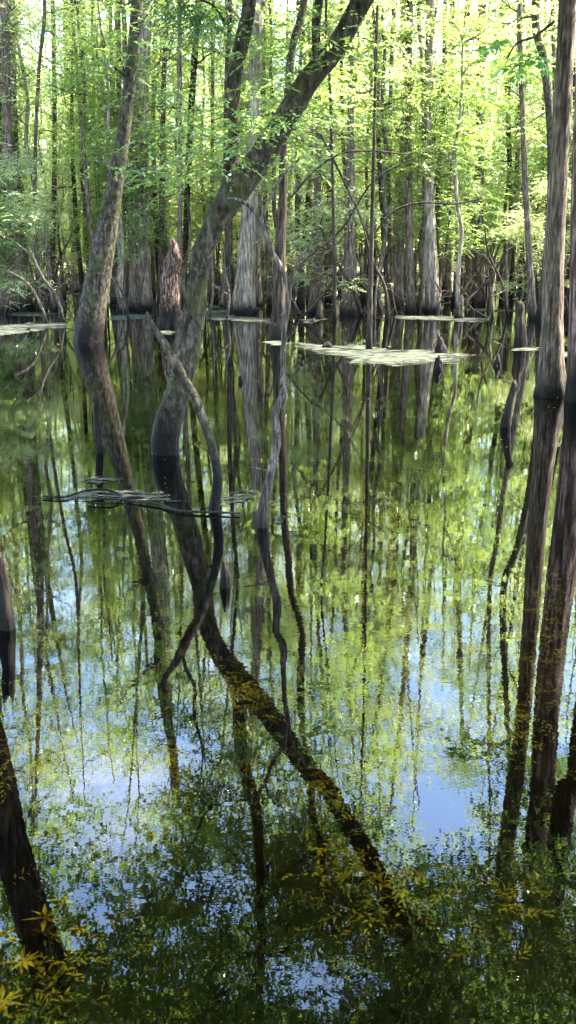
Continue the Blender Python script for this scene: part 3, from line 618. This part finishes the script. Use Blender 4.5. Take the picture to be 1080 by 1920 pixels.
# ------------------------------------------------------------------ close sprays near the top of the view
def spray_thing(name, label, nodes, mat, leaf, specs, per, spread, ln, wd, seed, upj=.4):
    pts, rad = resolve(nodes); o = empty(name, pts[0], label, 'branch'); mb = MB(); mb.tube(pts, rad, n=7, step=.05, rough=.1); mb.build('twig', mat, o, off=pts[0])
    gg = np.random.default_rng(seed); q = [tuple(P(*s_)[0]) for s_ in specs]
    quads_obj('foliage', bunch(q, per, spread, .25, 9, ln, wd, gg, flat=.6, droop=-.5, upj=upj), leaf, o, off=pts[0])
spray_thing('leafy_branch', 'drooping emerald feathery branch at the top edge, left of centre', [('p', 330, -60, 7, 9.04), ('p', 360, -10, 6, 9.04), ('p', 400, 10, 4, 9.04), ('p', 420, 40, 3, 9.04)], B_DARK, L_DEEP,
    [(335, 10, 9.04), (360, 5, 9.04), (385, 15, 9.18), (350, 35, 9.04), (405, 45, 9.04), (375, 40, 8.91), (325, -5, 9.04)], 14, .07, .06, .016, 71)
spray_thing('leafy_branch', 'hanging branch with larger fresh green leaves at upper right', [('p', 1040, 40, 6, 9.6), ('p', 1000, 70, 5, 9.6), ('p', 970, 80, 4, 9.6), ('p', 950, 110, 3, 9.6)], B_DARK, L_BROAD,
    [(950, 80, 9.6), (965, 110, 9.6), (990, 75, 9.6), (985, 110, 9.6), (935, 85, 9.6), (1000, 95, 9.6)], 2, .06, .10, .06, 72)
# ------------------------------------------------------------------ submerged weed
def weeds():
    g = np.random.default_rng(31); c = []
    Z = [(125, 1385, 90, 35, 380), (620, 955, 110, 35, 330), (870, 1345, 95, 45, 260), (450, 1290, 60, 60, 70), (1040, 1200, 60, 150, 120), (680, 1630, 110, 80, 90), (640, 1450, 40, 40, 25), (170, 745, 70, 14, 160),
         (590, 722, 70, 12, 160), (1010, 755, 40, 8, 80), (300, 1440, 120, 40, 150), (960, 1650, 120, 90, 50), (60, 850, 80, 14, 60), (470, 870, 40, 10, 60), (620, 1490, 30, 30, 20), (230, 1540, 60, 20, 60), (60, 1800, 80, 60, 60)]
    for x, y, a, b, n in Z:
        for _ in range(int(n*(1.5 if y < 1500 else .7))):
            p = G(x+g.normal()*a*.5, max(640, y+g.normal()*b*.5), -.03); c.append((p.x+g.normal()*.06, p.y+g.normal()*.06, -g.uniform(.02, .09)))
    nz = len(c)
    for _ in range(700):
        y = 1.0+11*g.uniform()**1.3; c.append((g.uniform(-1, 1)*(y*.42+.4), y, -g.uniform(.08, .3)))
    c = np.array(c); k = len(c); a = g.uniform(0, 6.28, k)
    q = sprays(c, np.stack([np.cos(a), np.sin(a), g.normal(.1, .2, k)], 1), .09, 9, .026, .008, g)
    q[..., 2] = np.minimum(q[..., 2], -.02)
    mi = [1]*(nz*9) + [0]*(len(q)-nz*9)
    tag(quads_obj('submerged_weed', q, [W_WEED, W_ZONE], midx=mi), 'yellow-brown weed growing just under the dark water', 'water weed', kind='stuff')
weeds()
def litter():
    g = np.random.default_rng(61); c = []
    for x, y, a, b, n in [(200, 930, 160, 22, 110), (450, 935, 60, 14, 40), (500, 985, 40, 14, 18), (720, 670, 220, 26, 120), (1030, 760, 50, 14, 25), (540, 800, 500, 160, 70), (170, 645, 60, 8, 25)]:
        for _ in range(n):
            p = G(x+g.normal()*a*.6, max(610, y+g.normal()*b*.6)); c.append((p.x, p.y, .004))
    c = np.array(c); k = len(c); a = g.uniform(0, 6.28, k); q = leaves(c, np.stack([np.cos(a), np.sin(a), np.zeros(k)], 1), .022, .010, g, .05)
    q[..., 2] = np.clip(q[..., 2], .003, .012)
    tag(quads_obj('leaf_litter', q, flatleaf('litter', (.035, .022, .01), (.16, .13, .07), 9)), 'tiny fallen leaves and specks scattered over the pool surface', 'leaf litter', kind='stuff')
litter()
def whorl(label, px, py, n, ln, seed, z=-.02):
    c = G(px, py, z); o = empty('yellow_leaf_plant', c, label, 'plant'); g = np.random.default_rng(seed); mb = MB()
    mb.tube([Vector((.02, .02, -.38)), Vector((0, 0, 0))], [.004, .003], n=5); mb.build('stem', B_DARK, o)
    a = np.arange(n)*2.4; pos = np.zeros((n, 3)); pos[:, 2] = np.linspace(-.005, .02, n)
    d = np.stack([np.cos(a), np.sin(a), g.uniform(.0, .25, n)], 1)
    q = leaves(pos, d, ln, ln*.26, g, .3); q[..., 2] = np.minimum(q[..., 2], .008)
    quads_obj('leaves', q, W_YEL, o)
for i, (l, x, y, n, ln) in enumerate([('bright yellow whorled plant just under water in the bottom left corner, largest', 45, 1805, 12, .05), ('yellow leafed plant cut by the bottom of the left picture edge', 5, 1880, 11, .055),
    ('small yellow-green plant of few leaves, topmost in the lower left corner', 118, 1690, 6, .038), ('yellow-green plant with slim leaves right of the others in the corner', 85, 1725, 7, .055), ('tiny yellow-green plant rightmost in the lower left corner', 150, 1745, 6, .035),
    ('yellow plant at the left edge above the largest one', 2, 1760, 9, .045)]): whorl(l, x, y, n, ln, 90+i)
# ------------------------------------------------------------------ light
SE, SR = R_(54), R_(72)
sd = Vector((math.sin(SR)*math.cos(SE), math.cos(SR)*math.cos(SE), math.sin(SE)))
sun = bpy.data.lights.new('sun', 'SUN'); sun.energy = 5; sun.angle = R_(.5); sun.color = (1, .955, .87)
so = bpy.data.objects.new('sun', sun); C.objects.link(so); so.rotation_euler = (-sd).to_track_quat('-Z', 'Y').to_euler()
w = bpy.data.worlds.new('World'); S.world = w; w.use_nodes = True; nt = w.node_tree; nt.nodes.clear(); L = nt.links
sky = nt.nodes.new('ShaderNodeTexSky'); sky.sky_type = 'NISHITA'; sky.sun_disc = False; sky.sun_elevation = SE; sky.sun_rotation = SR; sky.air_density = 1.0; sky.dust_density = .6; sky.ozone_density = 2.5
tc = nt.nodes.new('ShaderNodeTexCoord'); mp = N_(nt, 'ShaderNodeMapping'); mp.inputs['Scale'].default_value = (1, 1, 1.6); L.new(tc.outputs['Generated'], mp.inputs[0])
n = N_(nt, 'ShaderNodeTexNoise', i_Scale=3.2, i_Detail=7.0, i_Roughness=.58); L.new(mp.outputs[0], n.inputs['Vector'])
r = ramp(nt, n.outputs[0], [(.50, (0, 0, 0)), (.72, (.7, .7, .7))])
mx = N_(nt, 'ShaderNodeMix', data_type='RGBA'); L.new(r.outputs[0], mx.inputs[0]); L.new(sky.outputs[0], mx.inputs[6]); mx.inputs[7].default_value = (6.5, 7, 8.2, 1)
bg = nt.nodes.new('ShaderNodeBackground'); bg.inputs[1].default_value = .13; L.new(mx.outputs[2], bg.inputs[0])
wo = nt.nodes.new('ShaderNodeOutputWorld'); L.new(bg.outputs[0], wo.inputs[0])
S.render.engine = 'CYCLES'
S.cycles.max_bounces = 8; S.cycles.transparent_max_bounces = 12; S.cycles.diffuse_bounces = 3; S.cycles.glossy_bounces = 3; S.cycles.transmission_bounces = 3
S.cycles.use_denoising = True; S.cycles.caustics_reflective = False; S.cycles.caustics_refractive = False
S.view_settings.view_transform = 'Standard'; S.view_settings.look = 'None'; S.view_settings.gamma = 1; S.view_settings.exposure = 3.65
S.render.resolution_x = 576; S.render.resolution_y = 1024
